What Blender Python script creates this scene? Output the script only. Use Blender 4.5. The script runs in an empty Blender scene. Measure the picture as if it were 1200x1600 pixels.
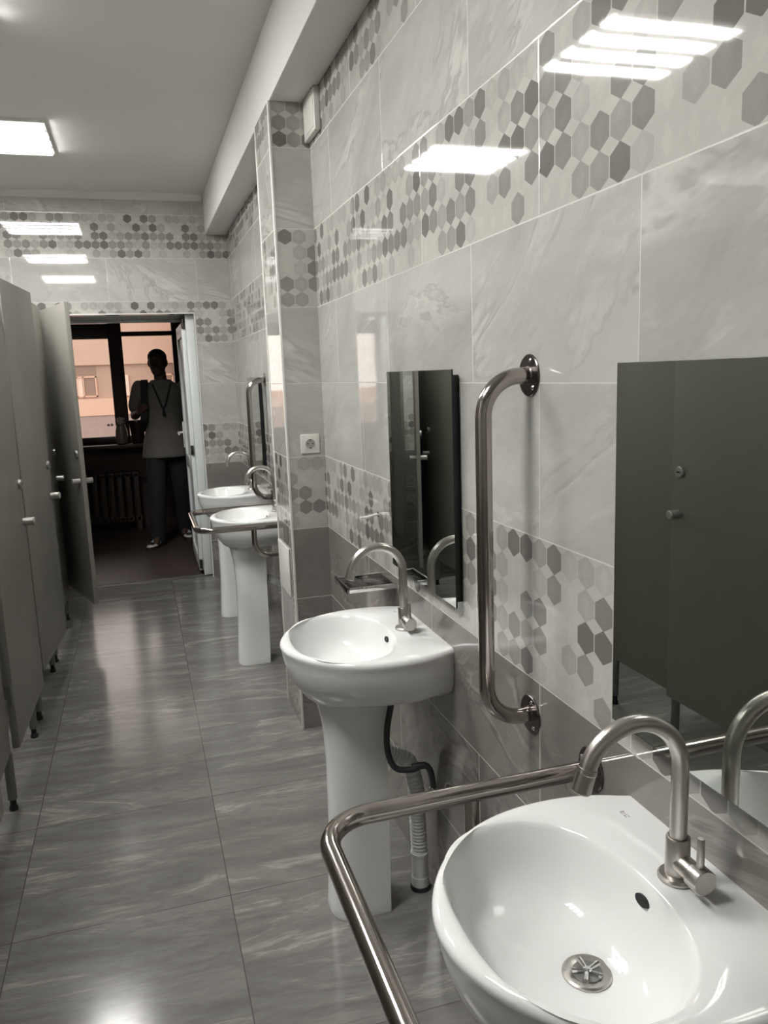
import bpy, bmesh, math, random
from mathutils import Vector, Matrix
PI = math.pi
random.seed(7)
sc = bpy.context.scene

# ---------------------------------------------------------------- camera, world, exposure
cam_d = bpy.data.cameras.new('camera')
cam = bpy.data.objects.new('camera', cam_d)
sc.collection.objects.link(cam)
RX = Vector((0.954482, -0.296153, -0.035460))
UY = Vector((0.084475, 0.154389, 0.984392))
FW = Vector((0.286056, 0.942580, -0.172379))
m = Matrix((RX, UY, -FW)).transposed().to_4x4()
m.translation = Vector((-0.72836, -3.21694, 1.51641))
cam.matrix_world = m
cam_d.sensor_fit = 'VERTICAL'
cam_d.sensor_height = 32.0
cam_d.sensor_width = 24.0
cam_d.lens = 1238.46 / 1600 * 32.0
cam_d.clip_start = 0.02
sc.camera = cam

LAMP_STRIPE, LAMP_BASE = 66.0, 1.2
SKY = (1.0, 0.89, 0.83)
SKY_STRENGTH = 2.1
world = bpy.data.worlds.new('World')
sc.world = world
world.use_nodes = True
bg = world.node_tree.nodes['Background']
bg.inputs[0].default_value = (*SKY, 1)
bg.inputs[1].default_value = SKY_STRENGTH

vs = sc.view_settings
vs.view_transform = 'Standard'
vs.look = 'None'
vs.exposure = 0.0
vs.gamma = 1.0
vs.use_curve_mapping = False
sc.cycles.use_denoising = True
sc.cycles.max_bounces = 10
sc.cycles.diffuse_bounces = 6
sc.cycles.glossy_bounces = 6
sc.cycles.transparent_max_bounces = 12
sc.cycles.sample_clamp_indirect = 6.0
sc.cycles.caustics_reflective = False
sc.cycles.caustics_refractive = False

# ---------------------------------------------------------------- node helpers
class V:
    """a scalar node socket with arithmetic"""
    def __init__(s, nt, sock): s.nt, s.s = nt, sock
    def _op(s, op, *o, clamp=False):
        n = s.nt.nodes.new('ShaderNodeMath'); n.operation = op; n.use_clamp = clamp
        for i, a in enumerate((s,) + o):
            if isinstance(a, V): s.nt.links.new(a.s, n.inputs[i])
            else: n.inputs[i].default_value = a
        return V(s.nt, n.outputs[0])
    def __add__(s, o): return s._op('ADD', o)
    def __sub__(s, o): return s._op('SUBTRACT', o)
    def __mul__(s, o): return s._op('MULTIPLY', o)
    def __truediv__(s, o): return s._op('DIVIDE', o)
    def floor(s): return s._op('FLOOR')
    def frac(s): return s._op('FRACT')
    def abs(s): return s._op('ABSOLUTE')
    def lt(s, o): return s._op('LESS_THAN', o)
    def gt(s, o): return s._op('GREATER_THAN', o)
    def min(s, o): return s._op('MINIMUM', o)
    def max(s, o): return s._op('MAXIMUM', o)
    def mod(s, o): return s._op('FLOORED_MODULO', o)
    def eq(s, o): return s._op('COMPARE', o, 0.1)
    def clamp(s): return s._op('ADD', 0.0, clamp=True)
    def sstep(s, a, b):
        n = s.nt.nodes.new('ShaderNodeMapRange'); n.interpolation_type = 'SMOOTHSTEP'
        s.nt.links.new(s.s, n.inputs[0]); n.inputs[1].default_value = a; n.inputs[2].default_value = b
        return V(s.nt, n.outputs[0])

def new_mat(name):
    mt = bpy.data.materials.new(name); mt.use_nodes = True
    nt = mt.node_tree
    return mt, nt, nt.nodes['Principled BSDF']
def vec(nt, x, y, z):
    n = nt.nodes.new('ShaderNodeCombineXYZ')
    for i, a in enumerate((x, y, z)):
        if isinstance(a, V): nt.links.new(a.s, n.inputs[i])
        else: n.inputs[i].default_value = a
    return n.outputs[0]
def noise(nt, v, scale, detail=4, rough=0.55, dist=0.0):
    n = nt.nodes.new('ShaderNodeTexNoise')
    nt.links.new(v, n.inputs['Vector'])
    n.inputs['Scale'].default_value = scale; n.inputs['Detail'].default_value = detail
    n.inputs['Roughness'].default_value = rough; n.inputs['Distortion'].default_value = dist
    return V(nt, n.outputs[0])
def white(nt, v):
    n = nt.nodes.new('ShaderNodeTexWhiteNoise'); n.noise_dimensions = '3D'
    nt.links.new(v, n.inputs['Vector']); return V(nt, n.outputs['Value'])
def mix(nt, f, a, b):
    n = nt.nodes.new('ShaderNodeMix'); n.data_type = 'RGBA'
    if isinstance(f, V): nt.links.new(f.s, n.inputs[0])
    else: n.inputs[0].default_value = f
    for i, c in ((6, a), (7, b)):
        if isinstance(c, tuple): n.inputs[i].default_value = (*c, 1)
        else: nt.links.new(c, n.inputs[i])
    return n.outputs[2]
def scale_col(nt, c, f):
    n = nt.nodes.new('ShaderNodeVectorMath'); n.operation = 'SCALE'
    if isinstance(c, tuple): n.inputs[0].default_value = c
    else: nt.links.new(c, n.inputs[0])
    nt.links.new(f.s, n.inputs['Scale']); return n.outputs[0]
def coords(nt):
    tc = nt.nodes.new('ShaderNodeTexCoord'); sp = nt.nodes.new('ShaderNodeSeparateXYZ')
    nt.links.new(tc.outputs['Object'], sp.inputs[0])
    return [V(nt, sp.outputs[i]) for i in range(3)]
def bump(nt, bsdf, h, strength, distance=0.002):
    n = nt.nodes.new('ShaderNodeBump'); n.inputs['Strength'].default_value = strength
    n.inputs['Distance'].default_value = distance
    nt.links.new(h.s, n.inputs['Height']); nt.links.new(n.outputs[0], bsdf.inputs['Normal'])

LIGHT = (0.455, 0.450, 0.425)
HEXD = (0.155, 0.145, 0.135)
DARK = (0.205, 0.192, 0.177)
GROUT = (0.60, 0.58, 0.54)
TW, TH, Z0 = 0.622, 0.30, 0.288
def wall_tiles(name, axis, h0):
    mt, nt, b = new_mat(name)
    c = coords(nt); h, z = c[axis], c[2]
    rz = (z - Z0) / TH
    row = rz.floor(); v = rz.frac()
    par = row.mod(2.0)
    t = (h - h0) / TW + (par * -0.5 + 0.5)
    col = t.floor(); u = t.frac()
    rnd = white(nt, vec(nt, col, row, 3.3))
    du = u.min(u * -1.0 + 1.0) * TW
    dv = v.min(v * -1.0 + 1.0) * TH
    grout = du.min(dv).lt(0.0014)
    ishex = row.eq(2.0).max(row.eq(5.0)).max(row.eq(7.0))
    isdark = row.lt(1.5)
    # veins, streaked along the tile and shifted from tile to tile
    sh = rnd * 37.0
    p = vec(nt, h * 0.8 + sh, z * 1.5 + h * 0.5 + sh, sh)
    n1 = noise(nt, p, 2.6, 6, 0.62, 0.9)
    n2 = noise(nt, p, 1.5, 5, 0.6, 1.6)
    n3 = noise(nt, p, 26.0, 4, 0.7)
    vein = ((n2 - 0.5).abs().sstep(0.0, 0.022)) * -1.0 + 1.0
    wvein = ((n2 - 0.54).abs().sstep(0.0, 0.03)) * -1.0 + 1.0
    shade = n1 * 0.75 + 0.585 + n3 * 0.16 + (rnd - 0.5) * 0.05
    plain = mix(nt, vein * n1.sstep(0.42, 0.62) * 0.38, mix(nt, wvein * n1.sstep(0.4, 0.65) * 0.35, LIGHT, (0.66, 0.64, 0.60)), (0.24, 0.225, 0.20))
    dark = mix(nt, vein * n1.sstep(0.4, 0.6) * 0.5, mix(nt, wvein * n1.sstep(0.4, 0.6) * 0.5, DARK, (0.36, 0.34, 0.32)), (0.09, 0.078, 0.07))
    # hexagon decor, eleven by five to a tile
    cu, cv = u * 11.0, v * 5.0
    dx = (cu.frac() - 0.5).abs() * (TW / 11); dy = (cv.frac() - 0.5).abs() * (TH / 5)
    inhex = dx.lt(0.0268) * (dy + dx * 0.577).lt(0.0308)
    cell = vec(nt, cu.floor() + 0.5, cv.floor() + 0.5, (rnd * 2.0).floor())
    r1 = white(nt, cell)
    amt = r1.sstep(0.14, 1.05) * 0.86 + r1.gt(0.24) * 0.12
    pale = mix(nt, (dx + dy * 0.6).lt(0.014), (0.47, 0.46, 0.43), (0.50, 0.485, 0.45))
    hexc = mix(nt, inhex * amt, pale, HEXD)
    colr = mix(nt, ishex, mix(nt, isdark, plain, dark), hexc)
    colr = scale_col(nt, colr, shade)
    colr = mix(nt, grout, colr, GROUT)
    nt.links.new(colr, b.inputs['Base Color'])
    nt.links.new((grout * 0.3 + 0.035).s, b.inputs['Roughness'])
    b.inputs['Specular IOR Level'].default_value = 0.62
    bump(nt, b, noise(nt, vec(nt, h, z, sh), 7.0, 1) * 0.35 + du.min(dv).sstep(0.0, 0.003) * 0.25, 0.35, 0.0012)
    return mt

def floor_tiles(name, c1, c2, x0=-0.585, y0=-0.43, size=0.6, rough=0.15, yfac=3.6):
    mt, nt, b = new_mat(name)
    x, y, z = coords(nt)
    tx, ty = (x - x0) / size, (y - y0) / size
    u, v = tx.frac(), ty.frac()
    g = (u.min(u * -1.0 + 1.0)).min(v.min(v * -1.0 + 1.0)) * size
    rnd = white(nt, vec(nt, tx.floor(), ty.floor(), 1.7))
    sh = (rnd * 3.0).floor() * 5.3
    p = vec(nt, x * 0.8 + sh, y * yfac + x * 0.25 + sh, sh)
    n1 = noise(nt, p, 2.4, 7, 0.65, 1.0)
    n2 = noise(nt, p, 1.3, 6, 0.62, 1.2)
    n3 = noise(nt, vec(nt, x * 1.0, y * 3.0, sh), 22.0, 4, 0.7)
    wv = ((n2 - 0.57).abs().sstep(0.0, 0.035)) * -1.0 + 1.0
    dk = ((n2 - 0.45).abs().sstep(0.0, 0.03)) * -1.0 + 1.0
    c = mix(nt, n1.sstep(0.3, 0.72), c1, c2)
    c = mix(nt, wv * n1.sstep(0.40, 0.6) * 0.36, c, tuple(min(1, a * 2.1) for a in c2))
    c = mix(nt, dk * n1.sstep(0.4, 0.65) * 0.35, c, tuple(a * 0.55 for a in c1))
    c = scale_col(nt, c, n3 * 0.4 + 0.8)
    c = mix(nt, g.lt(0.0017), c, tuple(a * 0.66 for a in c1))
    nt.links.new(c, b.inputs['Base Color'])
    b.inputs['Roughness'].default_value = rough
    bump(nt, b, n3 * 0.4 + g.sstep(0.0, 0.003) * 0.4, 0.25, 0.0012)
    return mt

def plain_mat(name, col, rough=0.5, metal=0.0, var=0.06, nscale=8.0, spec=0.5, coat=0.0, bumpy=0.0):
    mt, nt, b = new_mat(name)
    x, y, z = coords(nt)
    n = noise(nt, vec(nt, x, y, z), nscale, 4)
    nt.links.new(scale_col(nt, tuple(col), n * (2 * var) + (1 - var)), b.inputs['Base Color'])
    b.inputs['Roughness'].default_value = rough; b.inputs['Metallic'].default_value = metal
    b.inputs['Specular IOR Level'].default_value = spec
    b.inputs['Coat Weight'].default_value = coat; b.inputs['Coat Roughness'].default_value = 0.03
    if bumpy: bump(nt, b, n, bumpy, 0.003)
    return mt

M = {}
M['wall_y'] = wall_tiles('beige marbled wall tile lengthwise', 1, -0.612)
M['wall_x'] = wall_tiles('beige marbled wall tile crosswise', 0, -1.165)
M['floor'] = floor_tiles('grey marbled floor tile', (0.145, 0.141, 0.132), (0.222, 0.216, 0.202))
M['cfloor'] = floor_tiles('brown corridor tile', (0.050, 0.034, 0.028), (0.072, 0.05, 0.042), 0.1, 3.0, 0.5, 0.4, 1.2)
M['paint'] = plain_mat('white ceiling paint', (0.76, 0.76, 0.745), 0.85, var=0.04, nscale=3, bumpy=0.15)
M['white_paint'] = plain_mat('white trim paint', (0.74, 0.74, 0.71), 0.5)
M['ceramic'] = plain_mat('white glazed ceramic', (0.82, 0.83, 0.82), 0.025, var=0.01)
M['steel'] = plain_mat('polished stainless tube', (0.45, 0.415, 0.39), 0.13, 1.0, 0.05, 30)
M['brushed'] = plain_mat('brushed steel', (0.56, 0.53, 0.50), 0.3, 1.0, 0.06, 60)
M['darksteel'] = plain_mat('dark polished flange steel', (0.15, 0.135, 0.13), 0.25, 1.0)
M['chrome'] = plain_mat('chrome', (0.72, 0.72, 0.72), 0.07, 1.0, 0.02)
M['black'] = plain_mat('black void', (0.012, 0.012, 0.012), 0.6)
M['rubber'] = plain_mat('black rubber', (0.025, 0.026, 0.03), 0.45)
M['mirror'] = plain_mat('silvered mirror glass', (0.70, 0.74, 0.71), 0.0, 1.0, 0.0)
M['mirror_edge'] = plain_mat('dark mirror backing', (0.012, 0.016, 0.015), 0.35)
M['laminate'] = plain_mat('warm grey laminate', (0.24, 0.231, 0.206), 0.42, var=0.05, nscale=14, spec=0.4)
M['knob'] = plain_mat('satin aluminium knob', (0.40, 0.395, 0.375), 0.35, 0.8)
M['leg'] = plain_mat('grey metal leg', (0.20, 0.20, 0.19), 0.4, 0.6)
M['plastic'] = plain_mat('white plastic', (0.74, 0.73, 0.69), 0.35, var=0.02)
M['greyplastic'] = plain_mat('grey corrugated plastic', (0.74, 0.75, 0.75), 0.45)
M['pvc'] = plain_mat('white pvc profile', (0.70, 0.74, 0.73), 0.3, var=0.02)
M['brown'] = plain_mat('dark brown window paint', (0.060, 0.034, 0.025), 0.4, var=0.12)
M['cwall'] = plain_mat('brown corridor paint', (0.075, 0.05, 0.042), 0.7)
M['iron'] = plain_mat('dark radiator paint', (0.07, 0.05, 0.04), 0.5)
M['facade'] = plain_mat('peach rendered facade', (0.64, 0.48, 0.395), 0.9, var=0.10, nscale=0.35)
M['facade_dk'] = plain_mat('tan facade', (0.52, 0.39, 0.32), 0.9, var=0.12, nscale=0.4)
M['facade_lt'] = plain_mat('pale peach band', (0.80, 0.57, 0.45), 0.9, var=0.08, nscale=0.5)
M['facade_gr'] = plain_mat('mauve grey band', (0.45, 0.36, 0.34), 0.9, var=0.08)
M['far_glass'] = plain_mat('far window glass', (0.33, 0.235, 0.19), 0.4)
M['curtain'] = plain_mat('pale curtain', (0.86, 0.74, 0.65), 0.9)
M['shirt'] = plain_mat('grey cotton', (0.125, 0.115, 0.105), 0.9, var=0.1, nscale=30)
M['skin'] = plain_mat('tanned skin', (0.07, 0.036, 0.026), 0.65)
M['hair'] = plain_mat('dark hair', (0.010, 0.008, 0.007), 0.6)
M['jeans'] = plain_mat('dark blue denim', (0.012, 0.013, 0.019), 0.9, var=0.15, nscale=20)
M['shoe_dark'] = plain_mat('black shoe', (0.02, 0.02, 0.02), 0.6)
M['shoe_white'] = plain_mat('white shoe panel', (0.60, 0.57, 0.53), 0.6)
M['strap'] = plain_mat('black webbing', (0.012, 0.011, 0.011), 0.85)
M['terracotta'] = plain_mat('dark flowerpot glaze', (0.03, 0.016, 0.012), 0.4)
M['jar'] = plain_mat('cloudy pale jar', (0.30, 0.23, 0.20), 0.35)
M['tissue'] = plain_mat('crumpled white paper', (0.62, 0.53, 0.48), 0.9)
M['ground'] = plain_mat('courtyard asphalt', (0.22, 0.19, 0.17), 0.95, nscale=0.6)
M['logo'] = plain_mat('grey print', (0.30, 0.30, 0.29), 0.4)

def glass_mat(name, tint=(0.96, 0.95, 0.94)):
    mt = bpy.data.materials.new(name); mt.use_nodes = True; nt = mt.node_tree
    nt.nodes.remove(nt.nodes['Principled BSDF'])
    tr = nt.nodes.new('ShaderNodeBsdfTransparent'); tr.inputs[0].default_value = (*tint, 1)
    gl = nt.nodes.new('ShaderNodeBsdfGlossy'); gl.inputs['Roughness'].default_value = 0.01
    fr = nt.nodes.new('ShaderNodeFresnel'); fr.inputs[0].default_value = 1.45
    mx = nt.nodes.new('ShaderNodeMixShader')
    nt.links.new(fr.outputs[0], mx.inputs[0]); nt.links.new(tr.outputs[0], mx.inputs[1]); nt.links.new(gl.outputs[0], mx.inputs[2])
    nt.links.new(mx.outputs[0], nt.nodes['Material Output'].inputs[0])
    return mt
M['glass'] = glass_mat('window glass')
M['shelf_glass'] = glass_mat('grey shelf glass', (0.62, 0.62, 0.60))

def lamp_mat():
    mt, nt, b = new_mat('lit lamp diffuser')
    x, y, z = coords(nt)
    s = ((y + 0.3) / 0.15).frac()
    s = (s - 0.5).abs().sstep(0.25, 0.33) * -1.0 + 1.0
    b.inputs['Base Color'].default_value = (0.8, 0.8, 0.8, 1)
    b.inputs['Emission Color'].default_value = (1.0, 0.985, 0.95, 1)
    nt.links.new((s * (LAMP_STRIPE - LAMP_BASE) + LAMP_BASE).s, b.inputs['Emission Strength'])
    return mt
M['lamp'] = lamp_mat()

# ---------------------------------------------------------------- mesh helpers
def box(bm, x0, x1, y0, y1, z0, z1, bev=0.0, seg=2):
    g = bmesh.ops.create_cube(bm, size=1)
    vs_ = g['verts']
    for v in vs_:
        v.co = Vector((x0 + (v.co.x + .5) * (x1 - x0), y0 + (v.co.y + .5) * (y1 - y0), z0 + (v.co.z + .5) * (z1 - z0)))
    if bev:
        es = list({e for v in vs_ for e in v.link_edges})
        bmesh.ops.bevel(bm, geom=es, offset=bev, segments=seg, affect='EDGES', profile=0.5)
    return bm
def loft(bm, rings, cap0=True, cap1=True, closed=True):
    rv = [[bm.verts.new(p) for p in r] for r in rings]
    n = len(rings[0])
    for a, b in zip(rv, rv[1:]):
        for i in range(n if closed else n - 1):
            j = (i + 1) % n
            bm.faces.new((a[i], a[j], b[j], b[i]))
    if cap0: bm.faces.new(list(reversed(rv[0])))
    if cap1: bm.faces.new(rv[-1])
    return rv
def frame_along(pts):
    out = []
    prev = None
    for i, p in enumerate(pts):
        t = (pts[min(i + 1, len(pts) - 1)] - pts[max(i - 1, 0)]).normalized()
        if prev is None:
            a = Vector((0, 0, 1)) if abs(t.z) < 0.9 else Vector((1, 0, 0))
            n = (a - t * a.dot(t)).normalized()
        else:
            n = (prev - t * prev.dot(t)).normalized()
        prev = n
        out.append((p, t, n, t.cross(n)))
    return out
def tube(bm, pts, r, n=16, cap=True):
    pts = [Vector(p) for p in pts]
    rad = r if isinstance(r, (list, tuple)) else [r] * len(pts)
    rings = []
    for (p, t, a, b), rr in zip(frame_along(pts), rad):
        rings.append([p + (a * math.cos(2 * PI * k / n) + b * math.sin(2 * PI * k / n)) * rr for k in range(n)])
    loft(bm, rings, cap, cap)
    return bm
def fillet(pts, rads, n=10):
    pts = [Vector(p) for p in pts]
    if not isinstance(rads, (list, tuple)): rads = [rads] * len(pts)
    out = [pts[0]]
    for i in range(1, len(pts) - 1):
        a, b, c = pts[i - 1], pts[i], pts[i + 1]
        d1, d2 = (a - b).normalized(), (c - b).normalized()
        ang = d1.angle(d2); r = rads[i]
        tl = r / math.tan(ang / 2)
        cen = b + (d1 + d2).normalized() * (r / math.sin(ang / 2))
        p0, p1 = b + d1 * tl, b + d2 * tl
        v0, v1 = p0 - cen, p1 - cen
        for k in range(n + 1):
            out.append(cen + v0.slerp(v1, k / n, v0).normalized() * r)
    out.append(pts[-1])
    return out
def lathe(bm, prof, origin=(0, 0, 0), axis='Z', n=32):
    """prof: list of (radius, height along the axis)"""
    o = Vector(origin)
    ax = {'X': (Vector((0, 1, 0)), Vector((0, 0, 1)), Vector((1, 0, 0))),
          'Y': (Vector((0, 0, 1)), Vector((1, 0, 0)), Vector((0, 1, 0))),
          'Z': (Vector((1, 0, 0)), Vector((0, 1, 0)), Vector((0, 0, 1)))}[axis]
    rings = [[o + ax[2] * hh + (ax[0] * math.cos(2 * PI * k / n) + ax[1] * math.sin(2 * PI * k / n)) * max(r, 1e-5)
              for k in range(n)] for r, hh in prof]
    loft(bm, rings)
    return bm
def finish(bm, name, mat, parent=None, smooth=35, loc=None):
    bmesh.ops.recalc_face_normals(bm, faces=bm.faces)
    me = bpy.data.meshes.new(name)
    bm.to_mesh(me); bm.free()
    for mm in (mat if isinstance(mat, list) else [mat]): me.materials.append(mm)
    if smooth:
        me.polygons.foreach_set('use_smooth', [True] * len(me.polygons))
        me.set_sharp_from_angle(angle=math.radians(smooth))
    o = bpy.data.objects.new(name, me)
    sc.collection.objects.link(o)
    if parent: o.parent = parent
    if loc: o.location = loc
    return o
def NB(): return bmesh.new()
def thing(name, label, cat, loc=(0, 0, 0), group=None):
    o = bpy.data.objects.new(name, None); sc.collection.objects.link(o)
    o.location = loc; o.empty_display_size = 0.1
    return tag(o, label, cat, group)
def tag(o, label, cat, group=None):
    o['label'] = label; o['category'] = cat
    if group: o['group'] = group
    return o
def struct(o, label=None):
    o['kind'] = 'structure'
    if label: o['label'] = label
    return o
def copy_thing(root, loc, label):
    r = root.copy(); sc.collection.objects.link(r); r.location = loc; r['label'] = label
    for ch in list(root.children):
        c = ch.copy(); sc.collection.objects.link(c); c.parent = r
        for g in list(ch.children):
            d = g.copy(); sc.collection.objects.link(d); d.parent = c
    return r

# ---------------------------------------------------------------- the room
XL, YB, YF, ZC = -2.5, -4.3, 2.93, 2.83
YW = 3.05                                     # corridor side of the far wall
PX, PD, PZ = -0.156, 0.35, 2.555              # pillar
DX0, DX1, DZ = -1.245, -0.272, 2.0            # doorway
struct(finish(box(NB(), XL - .1, 0.1, YB - .1, YW, -0.1, 0), 'floor', M['floor'], smooth=0))
struct(finish(box(NB(), XL - .1, 0.1, YB - .1, YW, ZC, ZC + .1), 'ceiling', M['paint'], smooth=0))
struct(finish(box(NB(), 0, 0.1, YB - .1, YW, 0, ZC), 'wall_right', M['wall_y'], smooth=0))
struct(finish(box(NB(), XL - .1, XL, YB - .1, YW, 0, ZC), 'wall_left', M['wall_y'], smooth=0))
struct(finish(box(NB(), XL, 0, YB - .1, YB, 0, ZC), 'wall_back', M['wall_x'], smooth=0))
b = NB()
box(b, XL, DX0, YF, YW, 0, ZC); box(b, DX1, 0, YF, YW, 0, ZC); box(b, DX0, DX1, YF, YW, DZ, ZC)
struct(finish(b, 'wall_far', M['wall_x'], smooth=0))
struct(finish(box(NB(), DX0 - .1, DX1 + .1, YW - .002, 3.62, DZ + .0015, 2.45), 'shade_lintel', M['paint'], smooth=0))  # deep block added so its shaded underside makes the door header dark
b = box(NB(), PX, 0, 0, PD, 0, PZ)
pil = struct(finish(b, 'wall_pillar', [M['wall_x'], M['wall_y']], smooth=0))
for p in pil.data.polygons:
    p.material_index = 1 if abs(p.normal.x) > .5 else 0
b = box(NB(), PX + .004, 0, YB, YF, PZ, ZC, 0.006)
struct(finish(b, 'ceiling_beam', M['paint']))
# cornice along the ceiling of the far wall, arris strips on the pillar, white corner bead round the doorway
b = NB(); prof = [(0, 0), (0, -.045), (-.012, -.04), (-.03, -.018), (-.035, 0)]
loft(b, [[(x, YF + q[0], ZC + q[1]) for q in prof] for x in (XL, PX)])
struct(finish(b, 'trim_1', M['paint']))
for k, (y0, y1) in enumerate(((-0.003, 0.012), (PD - .012, PD + .003))):
    struct(finish(box(NB(), PX - .003, PX + .006, y0, y1, 0.0, PZ, 0.002), 'trim_%d' % (k + 2), M['white_paint' if k == 0 else 'plastic']))
b = NB()
for q in ((DX0 - .004, DX0 + .002, 0, DZ), (DX1 - .002, DX1 + .006, 0, DZ)):
    box(b, q[0], q[1], YF - .004, YF + .01, q[2], q[3])
box(b, DX0 - .004, DX1 + .006, YF - .004, YF + .01, DZ - .002, DZ + .006)
struct(finish(b, 'trim_4', M['white_paint']))
struct(finish(box(NB(), DX0, DX1, YF + .035, YF + .065, 0, 0.004, .0015), 'trim_5', M['leg']))

# the white plastic door, swung out into the corridor
d = bpy.data.objects.new('door_1', None); sc.collection.objects.link(d); struct(d, 'white plastic door standing open into the dark corridor')
b = NB()
for x0, x1 in ((DX0, DX0 + .06), (DX1 - .062, DX1)):
    box(b, x0, x1, 2.985, 3.045, 0.008, DZ, .004)
box(b, DX0, DX1, 3.50, 3.56, DZ - .02, DZ, .004)
struct(finish(b, 'door_frame', M['pvc'], d))
LX0, LX1, LY0, LY1 = -0.362, -0.302, 3.06, 3.84
b = NB()
box(b, LX0, LX1, LY0, LY0 + .1, .03, 1.945, .005); box(b, LX0, LX1, LY1 - .1, LY1, .03, 1.945, .005)
box(b, LX0, LX1, LY0 + .1, LY1 - .1, .03, .13, .005); box(b, LX0, LX1, LY0 + .1, LY1 - .1, 1.845, 1.945, .005)
box(b, LX0, LX1, LY0 + .1, LY1 - .1, .8, .9, .005)
leaf = struct(finish(b, 'door_leaf', M['pvc'], d))
struct(finish(box(NB(), -.344, -.320, LY0 + .09, LY1 - .09, .12, 1.86), 'door_panel', M['pvc'], leaf))
b = NB()
for z in (.05, .95, 1.9):
    lathe(b, [(.011, 0), (.011, .07)], (LX0 + .012, LY0 - .008, z), 'Z', 12)
struct(finish(b, 'door_hinge', M['darksteel'], leaf))
b = NB()
box(b, LX0 - .012, LX0, LY1 - .075, LY1 - .045, .95, 1.17, .004)
tube(b, fillet([(LX0 - .008, LY1 - .06, 1.08), (LX0 - .05, LY1 - .06, 1.08), (LX0 - .05, LY1 - .18, 1.075)], .014), .009, 12)
struct(finish(b, 'door_handle', M['plastic'], leaf))

# ---------------------------------------------------------------- corridor behind the door
CX0, CX1, CY1, CZ = -4.5, 3.0, 5.5, 2.9
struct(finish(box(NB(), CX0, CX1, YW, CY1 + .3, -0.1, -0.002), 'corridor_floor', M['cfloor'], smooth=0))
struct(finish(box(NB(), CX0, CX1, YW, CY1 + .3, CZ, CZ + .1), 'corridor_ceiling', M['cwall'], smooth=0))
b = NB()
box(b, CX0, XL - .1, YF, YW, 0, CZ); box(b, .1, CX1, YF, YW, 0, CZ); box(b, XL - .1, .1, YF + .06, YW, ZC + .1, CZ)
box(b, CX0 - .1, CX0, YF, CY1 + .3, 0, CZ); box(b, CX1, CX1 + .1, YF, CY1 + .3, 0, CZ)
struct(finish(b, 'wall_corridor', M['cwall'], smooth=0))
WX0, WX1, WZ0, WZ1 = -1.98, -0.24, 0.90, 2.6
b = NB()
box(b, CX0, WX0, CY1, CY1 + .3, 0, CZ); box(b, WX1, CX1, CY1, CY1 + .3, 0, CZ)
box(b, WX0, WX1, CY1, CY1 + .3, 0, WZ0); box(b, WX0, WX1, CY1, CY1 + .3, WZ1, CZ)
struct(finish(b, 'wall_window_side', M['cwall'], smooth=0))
w = bpy.data.objects.new('window_1', None); sc.collection.objects.link(w); struct(w, 'brown framed corridor window behind the man')
b = NB()
f0, f1 = CY1 - .0, CY1 + .09
box(b, WX0, WX0 + .08, f0, f1, WZ0, WZ1, .006); box(b, WX1 - .085, WX1, f0, f1, WZ0, WZ1, .006)
box(b, -.957, -.822, f0 - .01, f1 + .01, WZ0, WZ1, .006)
box(b, WX0, -.957, f0, f1, 1.963, 2.112, .006); box(b, -.822, WX1, f0, f1, 1.985, 2.03, .006)
box(b, WX0, WX1, f0, f1, WZ0, .968, .006); box(b, WX0, WX1, f0, f1, WZ1 - .07, WZ1, .006)
struct(finish(b, 'window_frame', M['brown'], w))
b = NB()
box(b, WX0 + .05, WX1 - .05, f0 + .045, f0 + .049, WZ0 + .03, WZ1 - .03)
struct(finish(b, 'window_pane', M['glass'], w, smooth=0))
struct(finish(box(NB(), WX0 - .05, WX1 + .05, CY1 - .22, CY1 + .02, WZ0 - .045, WZ0 - .005, .008), 'window_sill', M['brown'], w))

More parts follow.
